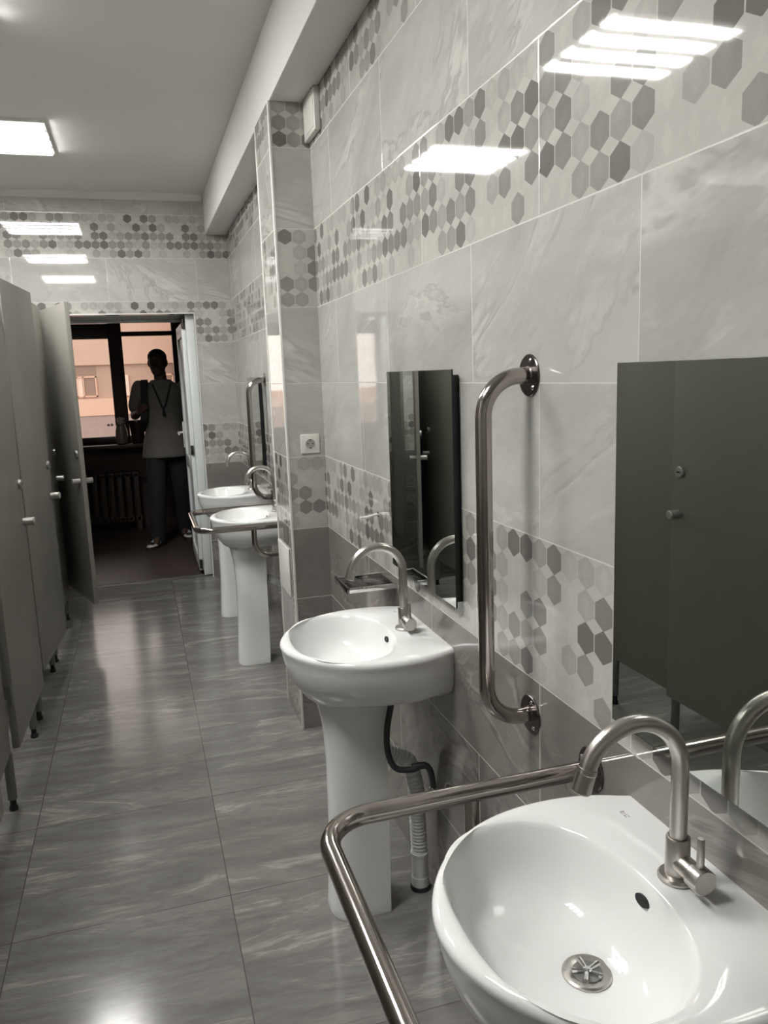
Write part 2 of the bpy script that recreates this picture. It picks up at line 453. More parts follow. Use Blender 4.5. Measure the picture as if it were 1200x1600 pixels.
# ---------------------------------------------------------------- toilet cubicles
FXP = -1.27                                   # front of the fixed panels
PB, PT = 0.215, 1.975
def cubicle(k, pan, legs, hinge, width, angle, label, extra=None):
    t = thing('toilet_cubicle', label, 'toilet cubicle', (FXP, hinge, 0), 'grey laminate toilet cubicles along the left side')
    L = lambda x, y, z: (x - FXP, y - hinge, z)
    def lbox(b, x0, x1, y0, y1, z0, z1, bev=.0015): box(b, x0 - FXP, x1 - FXP, y0 - hinge, y1 - hinge, z0, z1, bev)
    b = NB(); lbox(b, FXP - .025, FXP, pan[0], pan[1], PB, PT); finish(b, 'front_panel', M['laminate'], t)
    b = NB(); yc = (pan[0] + pan[1]) / 2
    lbox(b, XL + .002, FXP - .026, yc - .0125, yc + .0125, PB, PT); finish(b, 'partition_panel', M['laminate'], t)
    if extra:
        b = NB(); lbox(b, FXP - .025, FXP, extra[0], extra[1], PB, PT); finish(b, 'front_panel', M['laminate'], t)
    for y in legs:
        b = NB(); o = L(FXP - .010, y, 0)
        lathe(b, [(.010, .03), (.010, .04), (.0165, .042), (.0165, PB + .002)], o, 'Z', 20)
        lg = finish(b, 'leg', M['leg'], t)
        b = NB(); lathe(b, [(.015, 0), (.0155, .006), (.014, .014), (.011, .018), (.011, .041)], o, 'Z', 20); finish(b, 'leg_foot', M['black'], lg)
    # door, built closed along +y from its hinge, then swung
    b = NB(); box(b, -.0125, .0125, .004, width, PB, PT, .0015)
    dr = finish(b, 'door', M['laminate'], t)
    dr.location = (.0145, 0, 0); dr.rotation_euler = (0, 0, -math.radians(angle))
    for s in (1, -1):
        b = NB(); lathe(b, [(.017, .0125 * s), (.017, .016 * s), (.0165, .05 * s), (.018, .052 * s), (.018, .056 * s), (.014, .060 * s), (0, .060 * s)],
                        (0, width - .045, .955), 'X', 24)
        finish(b, 'door_knob', M['knob'], dr)
    b = NB(); lathe(b, [(.022, .0125), (.022, .022), (.019, .0255), (0, .0255)], (0, width - .05, 1.115), 'X', 24)
    li = finish(b, 'lock_indicator', M['knob'], dr)
    b = NB(); box(b, .0255, .0262, width - .06, width - .04, 1.112, 1.118)
    finish(b, 'lock_slot', M['black'], li)
    for z in (.42, 1.75):
        b = NB(); lathe(b, [(.006, -.035), (.006, .035)], (.004, .0, z), 'Z', 12); finish(b, 'hinge', M['leg'], dr)
    return t
cubicle(0, (-1.75, -1.36), (-1.73, -1.38), -1.335, .645, 1.2, 'nearest grey cubicle, its knob and lock disc reflected in the big near mirror')
cubicle(1, (-.70, -.245), (-.685, -.262), -.225, .64, 1.6, 'grey laminate cubicle second from the camera, knob and lock disc beside the picture edge')
cubicle(2, (.345, .575), (.362, .557), .585, .62, 5.0, 'grey laminate cubicle in the middle of the row with door standing slightly ajar')
cubicle(3, (1.18, 1.375), (1.195, 1.357), 1.385, .63, .7, 'grey laminate cubicle with shut door just before the wide open one')
cubicle(4, (1.965, 2.275), (1.98, 2.185), 2.29, .63, 161.9, 'farthest grey cubicle, its door swung wide open towards the room', (2.665, YF - .003))
b = NB()

# ---------------------------------------------------------------- ceiling lamps
def lamp():
    t = thing('ceiling_light', 'glowing square ceiling panel lamp in view at the left edge', 'ceiling light', (-1.355, 1.635, ZC), 'square ceiling lamps')
    b = NB()
    for q in ((-.3, .3, -.3, -.29), (-.3, .3, .29, .3), (-.3, -.29, -.29, .29), (.29, .3, -.29, .29)):
        box(b, q[0], q[1], q[2], q[3], -.016, 0)
    finish(b, 'lamp_frame', M['white_paint'], t, 0)
    finish(box(NB(), -.289, .289, -.289, .289, -.026, -.002), 'diffuser', M['lamp'], t, 0)
    return t
L0 = lamp()
copy_thing(L0, (-1.40, -0.11, ZC), 'square ceiling lamp overhead, mirrored brightest in the glossy tiles at upper right')
copy_thing(L0, (-1.40, -1.85, ZC), 'square ceiling lamp nearest the back wall, mirrored faintly above the doorway')

# ---------------------------------------------------------------- pedestal sinks
HALF = [(0, .212), (-.05, .2335), (-.10, .2445), (-.15, .2475), (-.20, .243), (-.25, .2295), (-.30, .204), (-.345, .165), (-.383, .113), (-.408, .055), (-.416, 0)]
def outline(n=112):
    """closed plan curve sampled by even steps; the two back corners stay sharp"""
    pts = [Vector((x, y)) for x, y in HALF]
    def cr(i, t):
        p = [pts[max(i - 1, 0)], pts[i], pts[i + 1], pts[i + 2] if i + 2 < len(pts) else Vector((pts[-2].x, -pts[-2].y))]
        return .5 * ((2 * p[1]) + (p[2] - p[0]) * t + (2 * p[0] - 5 * p[1] + 4 * p[2] - p[3]) * t * t + (3 * p[1] - p[0] - 3 * p[2] + p[3]) * t ** 3)
    dense = [cr(i, k / 12) for i in range(len(pts) - 1) for k in range(12)] + [pts[-1]]
    cum = [0]
    for a, c in zip(dense, dense[1:]): cum.append(cum[-1] + (c - a).length)
    def at(s):
        for i in range(len(dense) - 1):
            if cum[i + 1] >= s: return dense[i].lerp(dense[i + 1], (s - cum[i]) / max(cum[i + 1] - cum[i], 1e-9))
        return dense[-1]
    m = n * 3 // 8
    side = [at(cum[-1] * k / m) for k in range(m + 1)]
    other = [Vector((p.x, -p.y)) for p in reversed(side[:-1])]
    back_n = n - len(side) - len(other)
    back = [Vector((0, -.212 + .424 * (k + 1) / (back_n + 1))) for k in range(back_n)]
    return side + other + back
OUT = outline()
BC = Vector((-.245, 0))                       # centre of the bowl opening
def oval(a_front, a_back, b_side, cx=-.245, p=2.25):
    r = []
    for q in OUT:
        dv = Vector((q.x - BC.x, q.y))
        th = math.atan2(dv.y, dv.x)
        ca, sa = math.cos(th), math.sin(th)
        ax = a_back if ca > 0 else a_front
        rr = ((abs(ca) / ax) ** p + (abs(sa) / b_side) ** p) ** (-1 / p)
        r.append(Vector((cx + rr * ca, rr * sa)))
    return r
def inset(d):
    """outline pulled in by about d, except along the wall"""
    r = []
    n = len(OUT)
    for i, q in enumerate(OUT):
        t = (OUT[(i + 1) % n] - OUT[i - 1])
        nn = Vector((-t.y, t.x)).normalized()
        if (BC - q).dot(nn) < 0: nn = -nn
        if q.x > -1e-6:
            r.append(Vector((0, q.y * (1 - d / .212)))); continue
        s = q + nn * d
        r.append(Vector((min(s.x, 0), s.y)))
    return r
def sink_basin():
    b = NB(); ZR = .81
    ring = lambda pts, z: [(p.x, p.y, z) for p in pts]
    under = oval(.115, .16, .125, -.235, 2.0)
    def blend(t_front, t_back, z):
        r = []
        for q, u in zip(inset(.004), under):
            f = min(1, max(0, -q.x / .40)); f = f * f * (3 - 2 * f)
            t = t_back + (t_front - t_back) * f
            p = q.lerp(u, t)
            if q.x > -.02: p.x = q.x * (1 - t_back)
            r.append(p)
        return ring(r, z)
    rings = [
        ring([u * .0 + Vector((-.235, 0)) + (u - Vector((-.235, 0))) * .5 for u in under], .650),
        ring(under, .653),
        blend(.84, .55, .662), blend(.68, .25, .676), blend(.50, .10, .692), blend(.30, .035, .714), blend(.14, .01, .742), blend(.04, 0, .770), blend(0, 0, .789),
        ring(inset(.0005), .797), ring(inset(.002), .803), ring(inset(.006), .808), ring(inset(.012), .81),
    ]
    op = [oval(.142, .140, .208), oval(.139, .137, .204), oval(.136, .134, .200), oval(.132, .130, .193), oval(.127, .125, .185), oval(.120, .117, .174, -.244),
          oval(.109, .105, .158, -.241), oval(.090, .085, .130, -.235), oval(.066, .062, .092, -.225), oval(.040, .038, .055, -.212)]
    zs = [.8095, .807, .801, .788, .768, .745, .725, .711, .7035, .697]
    mid = [a.lerp(c, .5) for a, c in zip(inset(.014), op[0])]
    rings.append(ring(mid, .8098))
    for o_, z in zip(op, zs): rings.append(ring(o_, z))
    rings.append(ring([Vector((-.203, 0)) + (p - Vector((-.212, 0))).normalized() * .026 for p in op[-1]], .692))
    loft(b, rings)
    return b
def pedestal():
    b = NB(); rings = []
    for z, hw, xf, xb in ((0, .079, -.318, -.158), (.006, .080, -.320, -.156), (.03, .077, -.317, -.155), (.25, .070, -.306, -.15), (.45, .069, -.304, -.148), (.56, .074, -.31, -.146), (.62, .083, -.322, -.143), (.662, .096, -.335, -.14)):
        r = []
        for k in range(24):
            a = -PI / 2 + PI * k / 23
            ca, sa = math.cos(a), math.sin(a)
            f = (abs(ca) ** 3 + abs(sa) ** 3) ** (-1 / 3)
            r.append(((xb - .08) + (xf - (xb - .08)) * ca * f, hw * sa * f, z))
        r += [(xb, hw * .98, z), (xb, hw * .98 - .012, z), (xb - .035, hw * .6, z), (xb - .035, -hw * .6, z), (xb, -hw * .98 + .012, z), (xb, -hw * .98, z)]
        rings.append(r)
    loft(b, rings)
    return b
def make_sink(loc, label):
    t = thing('pedestal_sink', label, 'sink', loc, 'white pedestal sinks along the right wall')
    ba = finish(sink_basin(), 'basin', M['ceramic'], t, 50)
    finish(pedestal(), 'pedestal', M['ceramic'], t, 40)
    b = NB(); lathe(b, [(0, .6965), (.016, .6965), (.0165, .696), (.020, .6955), (.022, .6965), (.032, .698), (.0345, .696), (.035, .690), (.0, .690)][::-1], (-.203, 0, 0), 'Z', 40)
    b2 = b
    dn = finish(b2, 'drain', M['brushed'], t)
    b = NB(); lathe(b, [(0, .6972), (.0205, .6972), (.0205, .6958), (0, .6958)], (-.203, 0, 0), 'Z', 32)
    finish(b, 'drain_hole', M['leg'], dn)
    b = NB()
    for k in range(5):
        a = k * PI * .4 + .3
        c, s = math.cos(a), math.sin(a)
        pts = [(-.203 + c * .003, s * .003, .6985), (-.203 + c * .0215, s * .0215, .6985)]
        tube(b, pts, [.0026, .0042], 8)
    lathe(b, [(0, .697), (.0062, .697), (.0062, .7005), (.004, .7015), (0, .7015)], (-.203, 0, 0), 'Z', 20)
    finish(b, 'drain_strainer', M['chrome'], dn)
    # overflow slot in the back of the bowl, a dark oval lying on the ceramic
    b = NB()
    nrm = Vector((-.96, 0, .28)).normalized(); tan = Vector((0, 1, 0)); up = nrm.cross(tan)
    c = Vector((-.1165, 0, .7835))
    loft(b, [[c + nrm * hh + tan * (.014 * math.cos(a)) + up * (.0075 * math.sin(a)) for a in [2 * PI * k / 24 for k in range(24)]] for hh in (-.002, .0030)])
    finish(b, 'overflow_hole', M['black'], ba)
    # small grey printed mark on the back corner of the rim
    b = NB()
    for q in ((-.044, -.036, .165, .1665), (-.044, -.0425, .158, .165), (-.040, -.0385, .158, .165), (-.044, -.037, .154, .1555), (-.044, -.0425, .148, .154), (-.0385, -.037, .148, .152)):
        box(b, q[0], q[1], q[2], q[3], .8096, .8102)
    finish(b, 'printed_mark', M['logo'], ba, 0)
    return t
S1 = make_sink((0, -2.37, 0), 'nearest white pedestal basin, inside a steel rail at lower right')
SINKS = [S1,
    copy_thing(S1, (0, -1.185, 0), 'white pedestal basin standing before the tiled pillar, under the middle mirror'),
    copy_thing(S1, (0, .95, 0), 'white pedestal basin behind the pillar, ringed by the far steel rail'),
    copy_thing(S1, (0, 1.875, 0), 'farthest white pedestal basin, close to the open plastic door')]

def make_faucet(loc, label):
    t = thing('faucet', label, 'faucet', loc, 'brushed steel gooseneck faucets')
    b = NB(); lathe(b, [(.0255, 0), (.0265, .002), (.0265, .005), (.024, .008), (.0168, .009), (.0165, .062), (.0155, .0635), (.0125, .0635), (.0125, .05)], (0, 0, 0), 'Z', 36)
    lathe(b, [(.0145, 0), (.0145, -.032), (.0178, -.036), (.0178, -.056), (.0165, -.058), (0, -.058)], (0, 0, .028), 'Y', 32)
    bo = finish(b, 'faucet_body', M['brushed'], t)
    R = .0735
    pts = [(0, 0, .05), (0, 0, .10), (0, 0, .165)]
    for k in range(1, 25):
        a = math.radians(166) * k / 24
        pts.append((-R + R * math.cos(a), 0, .168 + R * math.sin(a)))
    b = NB(); tube(b, pts, .0118, 20)
    sp = finish(b, 'spout', M['brushed'], t)
    e, p = Vector(pts[-1]), Vector(pts[-2]); dr = (e - p).normalized()
    b = NB(); tube(b, [e - dr * .006, e + dr * .0, e + dr * .001, e + dr * .026, e + dr * .028], [.0132, .0135, .0128, .0130, .0115], 20)
    finish(b, 'aerator', M['brushed'], sp)
    b = NB(); lathe(b, [(.0052, 0), (.0050, .045), (.0042, .047), (0, .047)], (0, -.046, .040), 'Z', 16)
    finish(b, 'lever', M['brushed'], t)
    return t
F1 = make_faucet((-.0655, -2.375, .8095), 'brushed gooseneck faucet on the nearest basin, its side lever upright')
for s, l in ((-1.19, 'brushed gooseneck faucet on the basin under the middle mirror'), (.955, 'gooseneck faucet on the railed basin behind the pillar'), (1.88, 'gooseneck faucet on the farthest basin beside the upright grab bar')):
    copy_thing(F1, (-.0655, s, .8095), l)

# drain pipes, hose and valve under the basins
def drainpipe(yc, label):
    t = thing('drain_pipe', label, 'pipe', (0, yc, 0), 'grey corrugated drain pipes under the basins')
    path = fillet([(-.175, 0, .66), (-.175, 0, .47), (-.06, 0, .41), (-.045, -.01, .33), (-.04, -.012, .10)], [0, .05, .05, .08, 0], 12)
    dense = []
    for a, c in zip(path, path[1:]):
        nst = max(1, int((c - a).length / .0022))
        dense += [a.lerp(c, k / nst) for k in range(nst)]
    dense.append(path[-1])
    s, rad = 0, []
    for k, p in enumerate(dense):
        if k: s += (p - dense[k - 1]).length
        rad.append(.0225 + .0024 * math.sin(2 * PI * s / .0105))
    b = NB(); tube(b, dense, rad, 18); finish(b, 'corrugated_hose', M['greyplastic'], t, 60)
    b = NB(); lathe(b, [(.026, .0), (.026, .04), (.0245, .042), (.0245, .11), (.027, .112), (.027, .118), (.02, .12)], (-.04, -.012, 0), 'Z', 24)
    finish(b, 'pipe_collar', M['greyplastic'], t)
    b = NB(); lathe(b, [(.031, 0), (.031, .006), (.029, .012), (.024, .012)], (-.04, -.012, 0), 'Z', 24); finish(b, 'floor_gasket', M['rubber'], t)
    return t
DP = drainpipe(-1.175, 'grey corrugated drain pipe behind the pedestal of the middle basin')
copy_thing(DP, (0, -2.36, 0), 'grey corrugated drain pipe behind the pedestal of the nearest basin')
copy_thing(DP, (0, .96, 0), 'grey corrugated drain pipe behind the pedestal of the railed far basin')
b = NB()
ctrl = [(-.12, -1.27, .70), (-.145, -1.285, .62), (-.158, -1.29, .56), (-.158, -1.295, .50), (-.142, -1.31, .462), (-.10, -1.325, .458), (-.07, -1.33, .468), (-.055, -1.335, .455), (-.048, -1.338, .425), (-.046, -1.338, .40)]
def spline(c, n=8):
    c = [Vector(p) for p in c]; out = []
    for i in range(len(c) - 1):
        p = [c[max(i - 1, 0)], c[i], c[i + 1], c[min(i + 2, len(c) - 1)]]
        for k in range(n):
            t = k / n
            out.append(.5 * ((2 * p[1]) + (p[2] - p[0]) * t + (2 * p[0] - 5 * p[1] + 4 * p[2] - p[3]) * t * t + (3 * p[1] - p[0] - 3 * p[2] + p[3]) * t ** 3))
    return out + [c[-1]]
tube(b, spline(ctrl), .0085, 14)
hs = finish(b, 'supply_hose', M['rubber'])
tag(hs, 'black rubber supply hose curling down beside the middle basin pedestal', 'hose')
b = NB(); q = [Vector(p) for p in ((-.10, -1.32, .4625), (-.082, -1.327, .4655), (-.066, -1.331, .466))]; tube(b, q, [.009, .0105, .009], 12); finish(b, 'hose_sleeve', M['rubber'], hs)
v = thing('angle_valve', 'chrome angle valve on the wall at the end of the black hose', 'valve', (0, -1.338, .38))
b = NB(); lathe(b, [(.024, 0), (.024, -.004), (.013, -.008), (.009, -.010), (.009, -.040)], (0, 0, 0), 'X', 24)
lathe(b, [(.010, -.012), (.010, .012), (.0125, .013), (.0125, .022), (.008, .024)], (-.046, 0, 0), 'Z', 20)
finish(b, 'valve_body', M['chrome'], v)
b = NB(); lathe(b, [(.007, -.036), (.007, -.058), (.012, -.060), (.013, -.085), (.011, -.09), (0, -.09)], (0, 0, 0), 'X', 16); finish(b, 'valve_knob', M['chrome'], v)

# ---------------------------------------------------------------- rails and grab bars
def flange(b, o, axis='X', r=.041):
    lathe(b, [(r, 0), (r, -.002), (r - .002, -.004), (.019, -.005), (.0165, -.007)], o, axis, 40)
def screws(o, parent, r=.030, a0=.35):
    for k in range(3):
        a = a0 + k * 2 * PI / 3 + PI / 2
        b = NB(); lathe(b, [(.0052, -.0035), (.0052, -.005), (.0035, -.0068), (0, -.0070)], (o[0], o[1] + r * math.cos(a), o[2] + r * math.sin(a)), 'X', 12)
        finish(b, 'screw', M['chrome'], parent)
def vbar(y, label):
    t = thing('grab_bar', label, 'grab bar', (0, y, 0), 'upright stainless grab bars on the right wall')
    z0, z1 = .808, 1.502
    b = NB(); tube(b, fillet([(-.003, 0, z1), (-.099, 0, z1), (-.099, 0, z0), (-.003, 0, z0)], .076, 14), .0162, 24)
    finish(b, 'bar_tube', M['steel'], t)
    for z in (z1, z0):
        b = NB(); flange(b, (0, 0, z)); f = finish(b, 'wall_flange', M['darksteel'], t)
        screws((0, 0, z), f)
    return t
VB = vbar(-1.818, 'upright stainless grab bar on the wall left of the big near mirror')
copy_thing(VB, (0, 1.50, 0), 'upright stainless grab bar on the wall between the two far basins')
def urail(yc, label):
    t = thing('support_rail', label, 'support rail', (0, yc, 0), 'U-shaped stainless rails around basins')
    z, h = .80, .295
    b = NB(); tube(b, fillet([(-.003, h, z), (-.502, h, z), (-.502, -h, z), (-.003, -h, z)], .082, 14), .0162, 24)
    finish(b, 'rail_tube', M['steel'], t)
    for s in (1, -1):
        b = NB(); tube(b, fillet([(-.235, s * h, z - .008), (-.235, s * h, .655), (-.003, s * h, .655)], .075, 12), .0135, 20)
        finish(b, 'brace_tube', M['steel'], t)
        for zz in (z, .655):
            b = NB(); flange(b, (0, s * h, zz), r=.040 if zz == z else .033)
            f = finish(b, 'wall_flange', M['darksteel'], t); screws((0, s * h, zz), f, .029 if zz == z else .024, .9)
    return t
UR = urail(-2.345, 'U-shaped stainless rail around the nearest basin')
copy_thing(UR, (0, .90, 0), 'U-shaped stainless rail around the basin behind the pillar')

# ---------------------------------------------------------------- mirrors
def mirror(yc, label):
    t = thing('wall_mirror', label, 'mirror', (0, yc, 0), 'frameless mirrors above the basins')
    b = NB(); box(b, -.019, 0, -.24, .24, .953, 1.507, .001); finish(b, 'mirror_backing', M['mirror_edge'], t)
    b = NB(); box(b, -.0235, -.0192, -.253, .253, .942, 1.520, .0008)
    bmesh.ops.recalc_face_normals(b, faces=b.faces)
    g = finish(b, 'mirror_glass', [M['mirror_edge'], M['mirror']], t, 0)
    for p in g.data.polygons:
        p.material_index = 1 if p.normal.x < -.9 and p.area > .1 else 0
    return t
MR = mirror(-2.40, 'big near mirror reflecting the grey cubicle door')
copy_thing(MR, (0, -1.221, 0), 'narrow-looking middle mirror reflecting dark cubicles and a bright door edge')
copy_thing(MR, (0, 1.865, 0), 'far mirror seen almost edge on as a thin black line')

# ---------------------------------------------------------------- small wall fittings
s = thing('wall_socket', 'white power socket on the front of the tiled pillar', 'socket', (-.061, 0, 1.241))
b = NB(); box(b, -.0395, .0395, -.010, -.0005, -.0395, .0395, .003, 3); fp = finish(b, 'socket_plate', M['plastic'], s)
b = NB(); lathe(b, [(.0225, -.0100), (.0225, -.0125), (.0200, -.0125), (.0190, -.004)], (0, 0, 0), 'Y', 36); finish(b, 'socket_ring', M['plastic'], s)
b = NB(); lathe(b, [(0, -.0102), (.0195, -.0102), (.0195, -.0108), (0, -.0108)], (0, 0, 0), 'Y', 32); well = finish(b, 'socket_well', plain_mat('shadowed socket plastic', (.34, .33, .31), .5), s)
b = NB()
for x in (-.0095, .0095): lathe(b, [(.0028, -.0106), (.0028, -.0113), (0, -.0113)], (x, 0, .001), 'Y', 12)
box(b, -.004, .004, -.0113, -.0106, .0145, .0185); box(b, -.003, .003, -.0113, -.0106, -.019, -.0145)
finish(b, 'socket_hole', M['black'], well)
v = finish(box(NB(), -.022, 0, -.195, -.004, 2.405, PZ - .002, .003), 'vent_cover', M['plastic'])
tag(v, 'white plastic vent cover in the top corner beside the pillar', 'vent cover')
b = NB(); box(b, -.024, -.0215, -.18, -.02, 2.42, PZ - .015, .001); finish(b, 'vent_grille', M['plastic'], v)
a = finish(box(NB(), PX - .007, PX - .0005, .085, .338, .575, .787, .002), 'access_panel', M['plastic'])
tag(a, 'white access hatch low on the side of the pillar', 'access panel')
# glass shelf with steel edge rails
s = thing('soap_shelf', 'small glass soap shelf with steel edges on the wall beside the pillar', 'shelf', (0, -.845, .86))
b = NB(); box(b, -.152, -.003, -.072, .072, -.003, .003, .001); finish(b, 'shelf_glass', M['shelf_glass'], s)
for y in (-.078, .078):
    b = NB(); box(b, -.157, 0, y - .004, y + .004, -.008, .008, .0015); finish(b, 'side_rail', M['chrome'], s)
b = NB(); box(b, -.160, -.152, -.082, .082, -.010, .010, .0015); finish(b, 'front_rail', M['darksteel'], s)
h = thing('wall_glint', 'tiny white hook on the hexagon tiles left of the middle mirror', 'glint', (0, -.755, 1.06))  # white pin and plate standing in for a bright reflection on the tiles
b = NB(); lathe(b, [(.010, 0), (.010, -.003), (.004, -.005)], (0, 0, 0), 'X', 20); finish(b, 'glint_plate', M['chrome'], h)
b = NB(); tube(b, spline([(-.002, 0, 0), (-.02, .001, -.003), (-.045, .002, -.008), (-.062, .002, -.006)], 6), .0042, 12); finish(b, 'glint_pin', M['white_paint'], h)

# ---------------------------------------------------------------- corridor objects
r = thing('radiator', 'dark cast iron radiator under the corridor window', 'radiator', (-1.2, 5.36, 0))
for k in range(11):
    x = -.42 + k * .082
    b = NB()
    box(b, x - .026, x + .026, -.065, -.03, .10, .60, .012); box(b, x - .026, x + .026, .03, .065, .10, .60, .012)
    box(b, x - .036, x + .036, -.065, .065, .09, .15, .014); box(b, x - .036, x + .036, -.065, .065, .55, .61, .014)
    finish(b, 'radiator_section', M['iron'], r)
b = NB()
for x in (-.42, .40):
    for y in (-.045, .045): box(b, x - .02, x + .02, y - .015, y + .015, -.002, .095)
finish(b, 'radiator_foot', M['iron'], r)
b = NB(); tube(b, fillet([(.43, 0, .56), (.95, 0, .56), (.95, 0, .0)], .05), .014, 12); finish(b, 'feed_pipe', M['iron'], r)
SZ = WZ0 - .005
j = thing('jar', 'pale cloudy jar on the corridor window sill', 'jar', (-.905, 5.38, SZ))
b = NB(); lathe(b, [(.04, 0), (.058, .01), (.062, .06), (.058, .14), (.045, .18), (.045, .20), (.040, .20), (.040, .15)], (0, 0, 0), 'Z', 28); finish(b, 'jar_body', M['jar'], j)
b = NB()
g = bmesh.ops.create_icosphere(b, subdivisions=3, radius=.045)
rr = random.Random(3)
for q in g['verts']:
    q.co *= 1 + rr.uniform(-.25, .25); q.co.z = q.co.z * .9 + .235
finish(b, 'crumpled_paper', M['tissue'], j, 20)
p = finish(lathe(NB(), [(.055, 0), (.058, .01), (.078, .20), (.085, .205), (.085, .235), (.076, .235), (.072, .215), (0, .215)], (0, 0, 0), 'Z', 32), 'flowerpot', M['terracotta'], loc=(-.745, 5.38, SZ))
tag(p, 'dark brown flowerpot on the corridor window sill beside the man', 'flowerpot')

# ---------------------------------------------------------------- the man in the corridor
def blob(b, pts, rads, n=14, sub=4, flat=(1, 1)):
    """tapered rounded limb through the joints pts; flat squashes x and y"""
    pts = [Vector(p) for p in pts]
    P_, R_ = [], []
    for i in range(len(pts) - 1):
        for k in range(sub):
            t = k / sub
            P_.append(pts[i].lerp(pts[i + 1], t)); R_.append(rads[i] + (rads[i + 1] - rads[i]) * t)
    P_.append(pts[-1]); R_.append(rads[-1])
    d0 = (P_[1] - P_[0]).normalized(); d1 = (P_[-1] - P_[-2]).normalized()
    P_ = [P_[0] - d0 * R_[0] * .9, P_[0] - d0 * R_[0] * .6] + P_ + [P_[-1] + d1 * R_[-1] * .6, P_[-1] + d1 * R_[-1] * .9]
    R_ = [R_[0] * .42, R_[0] * .8] + R_ + [R_[-1] * .8, R_[-1] * .42]
    tube(b, P_, R_, n)
def ellip_loft(b, secs, n=24):
    loft(b, [[(x + rx * math.cos(2 * PI * k / n), y + ry * math.sin(2 * PI * k / n), z) for k in range(n)] for x, y, z, rx, ry in secs])
def remeshed(b, name, mat, parent, voxel, smooth_it=4):
    o = finish(b, name, mat, None, 0)
    md = o.modifiers.new('r', 'REMESH'); md.mode = 'VOXEL'; md.voxel_size = voxel; md.use_smooth_shade = True
    ms = o.modifiers.new('s', 'SMOOTH'); ms.factor = .5; ms.iterations = smooth_it
    dg = bpy.context.evaluated_depsgraph_get()
    me = bpy.data.meshes.new_from_object(o.evaluated_get(dg))
    o.modifiers.clear(); o.data = me; o.parent = parent
    me.polygons.foreach_set('use_smooth', [True] * len(me.polygons))
    return o
# local frame: origin on the floor under the pelvis, facing -y (towards the washroom)
man = thing('person', 'man in grey t-shirt and jeans standing in the dark corridor, holding his backpack strap', 'person', (-.50, 4.45, -.002))
HIPZ = .92
foot_r, foot_l = Vector((-.145, -.10, 0)), Vector((.13, .24, 0))
kn_r, kn_l = Vector((-.115, -.085, .50)), Vector((.115, .10, .50))
hp_r, hp_l = Vector((-.095, 0, HIPZ)), Vector((.095, .02, HIPZ))
an_r, an_l = foot_r + Vector((0, .03, .09)), foot_l + Vector((0, .03, .10))
sh_r, sh_l = Vector((-.195, .01, 1.475)), Vector((.205, .02, 1.465))
el_r, el_l = Vector((-.255, .05, 1.215)), Vector((.265, .06, 1.17))
wr_r, wr_l = Vector((-.225, -.115, 1.245)), Vector((.265, -.02, .93))
b = NB()
ellip_loft(b, [(0, .02, .86, .13, .10), (0, .02, .95, .155, .115), (0, .015, 1.08, .14, .10), (0, .01, 1.22, .155, .11), (0, .01, 1.36, .175, .115), (0, .015, 1.45, .165, .10), (0, .02, 1.50, .10, .075), (0, .02, 1.53, .06, .06)])
blob(b, [(0, .02, 1.48), (-.005, .0, 1.60)], [.06, .055])
# head, turned slightly to the man's right and down
hc = Vector((-.018, -.015, 1.685))
def headpt(x, y, z):
    a = math.radians(-14); c, s_ = math.cos(a), math.sin(a)
    return hc + Vector((x * c - y * s_, x * s_ + y * c, z))
rings = []
for z, rx, rf, rb in ((-.115, .030, .062, .01), (-.105, .045, .078, .03), (-.08, .058, .086, .06), (-.045, .068, .086, .082), (0, .076, .088, .096), (.04, .078, .089, .098), (.075, .070, .078, .088), (.10, .052, .055, .066), (.115, .025, .025, .03)):
    rings.append([headpt(rx * math.cos(t), (-rf if math.sin(t) < 0 else rb) * abs(math.sin(t)), z) for t in [2 * PI * k / 24 for k in range(24)]])
loft(b, rings)
blob(b, [headpt(0, -.086, .005), headpt(0, -.101, -.026)], [.009, .013], 8, 2)          # nose
blob(b, [headpt(-.018, -.084, -.058), headpt(.018, -.084, -.058)], [.007, .007], 8, 2)   # lips
blob(b, [headpt(-.022, -.083, -.066), headpt(.022, -.083, -.066)], [.006, .006], 8, 2)
blob(b, [headpt(-.045, -.072, .022), headpt(-.012, -.086, .020)], [.008, .008], 8, 2)    # brows
blob(b, [headpt(.045, -.072, .022), headpt(.012, -.086, .020)], [.008, .008], 8, 2)
for sx in (-1, 1):
    blob(b, [headpt(sx * .079, .012, .018), headpt(sx * .081, .008, -.012), headpt(sx * .076, .004, -.030)], [.013, .013, .009], 8, 2)
for sh, el, wr, k in ((sh_r, el_r, wr_r, -1), (sh_l, el_l, wr_l, 1)):
    blob(b, [sh, sh.lerp(el, .5), el], [.056, .050, .041]); blob(b, [el, el.lerp(wr, .35), wr], [.041, .042, .027])
for hp, kn, an in ((hp_r, kn_r, an_r), (hp_l, kn_l, an_l)):
    blob(b, [hp, hp.lerp(kn, .5), kn], [.088, .073, .055]); blob(b, [kn, kn.lerp(an, .3), an], [.052, .056, .036])
    blob(b, [an, an + Vector((-.02, -.12, -.045))], [.036, .03])
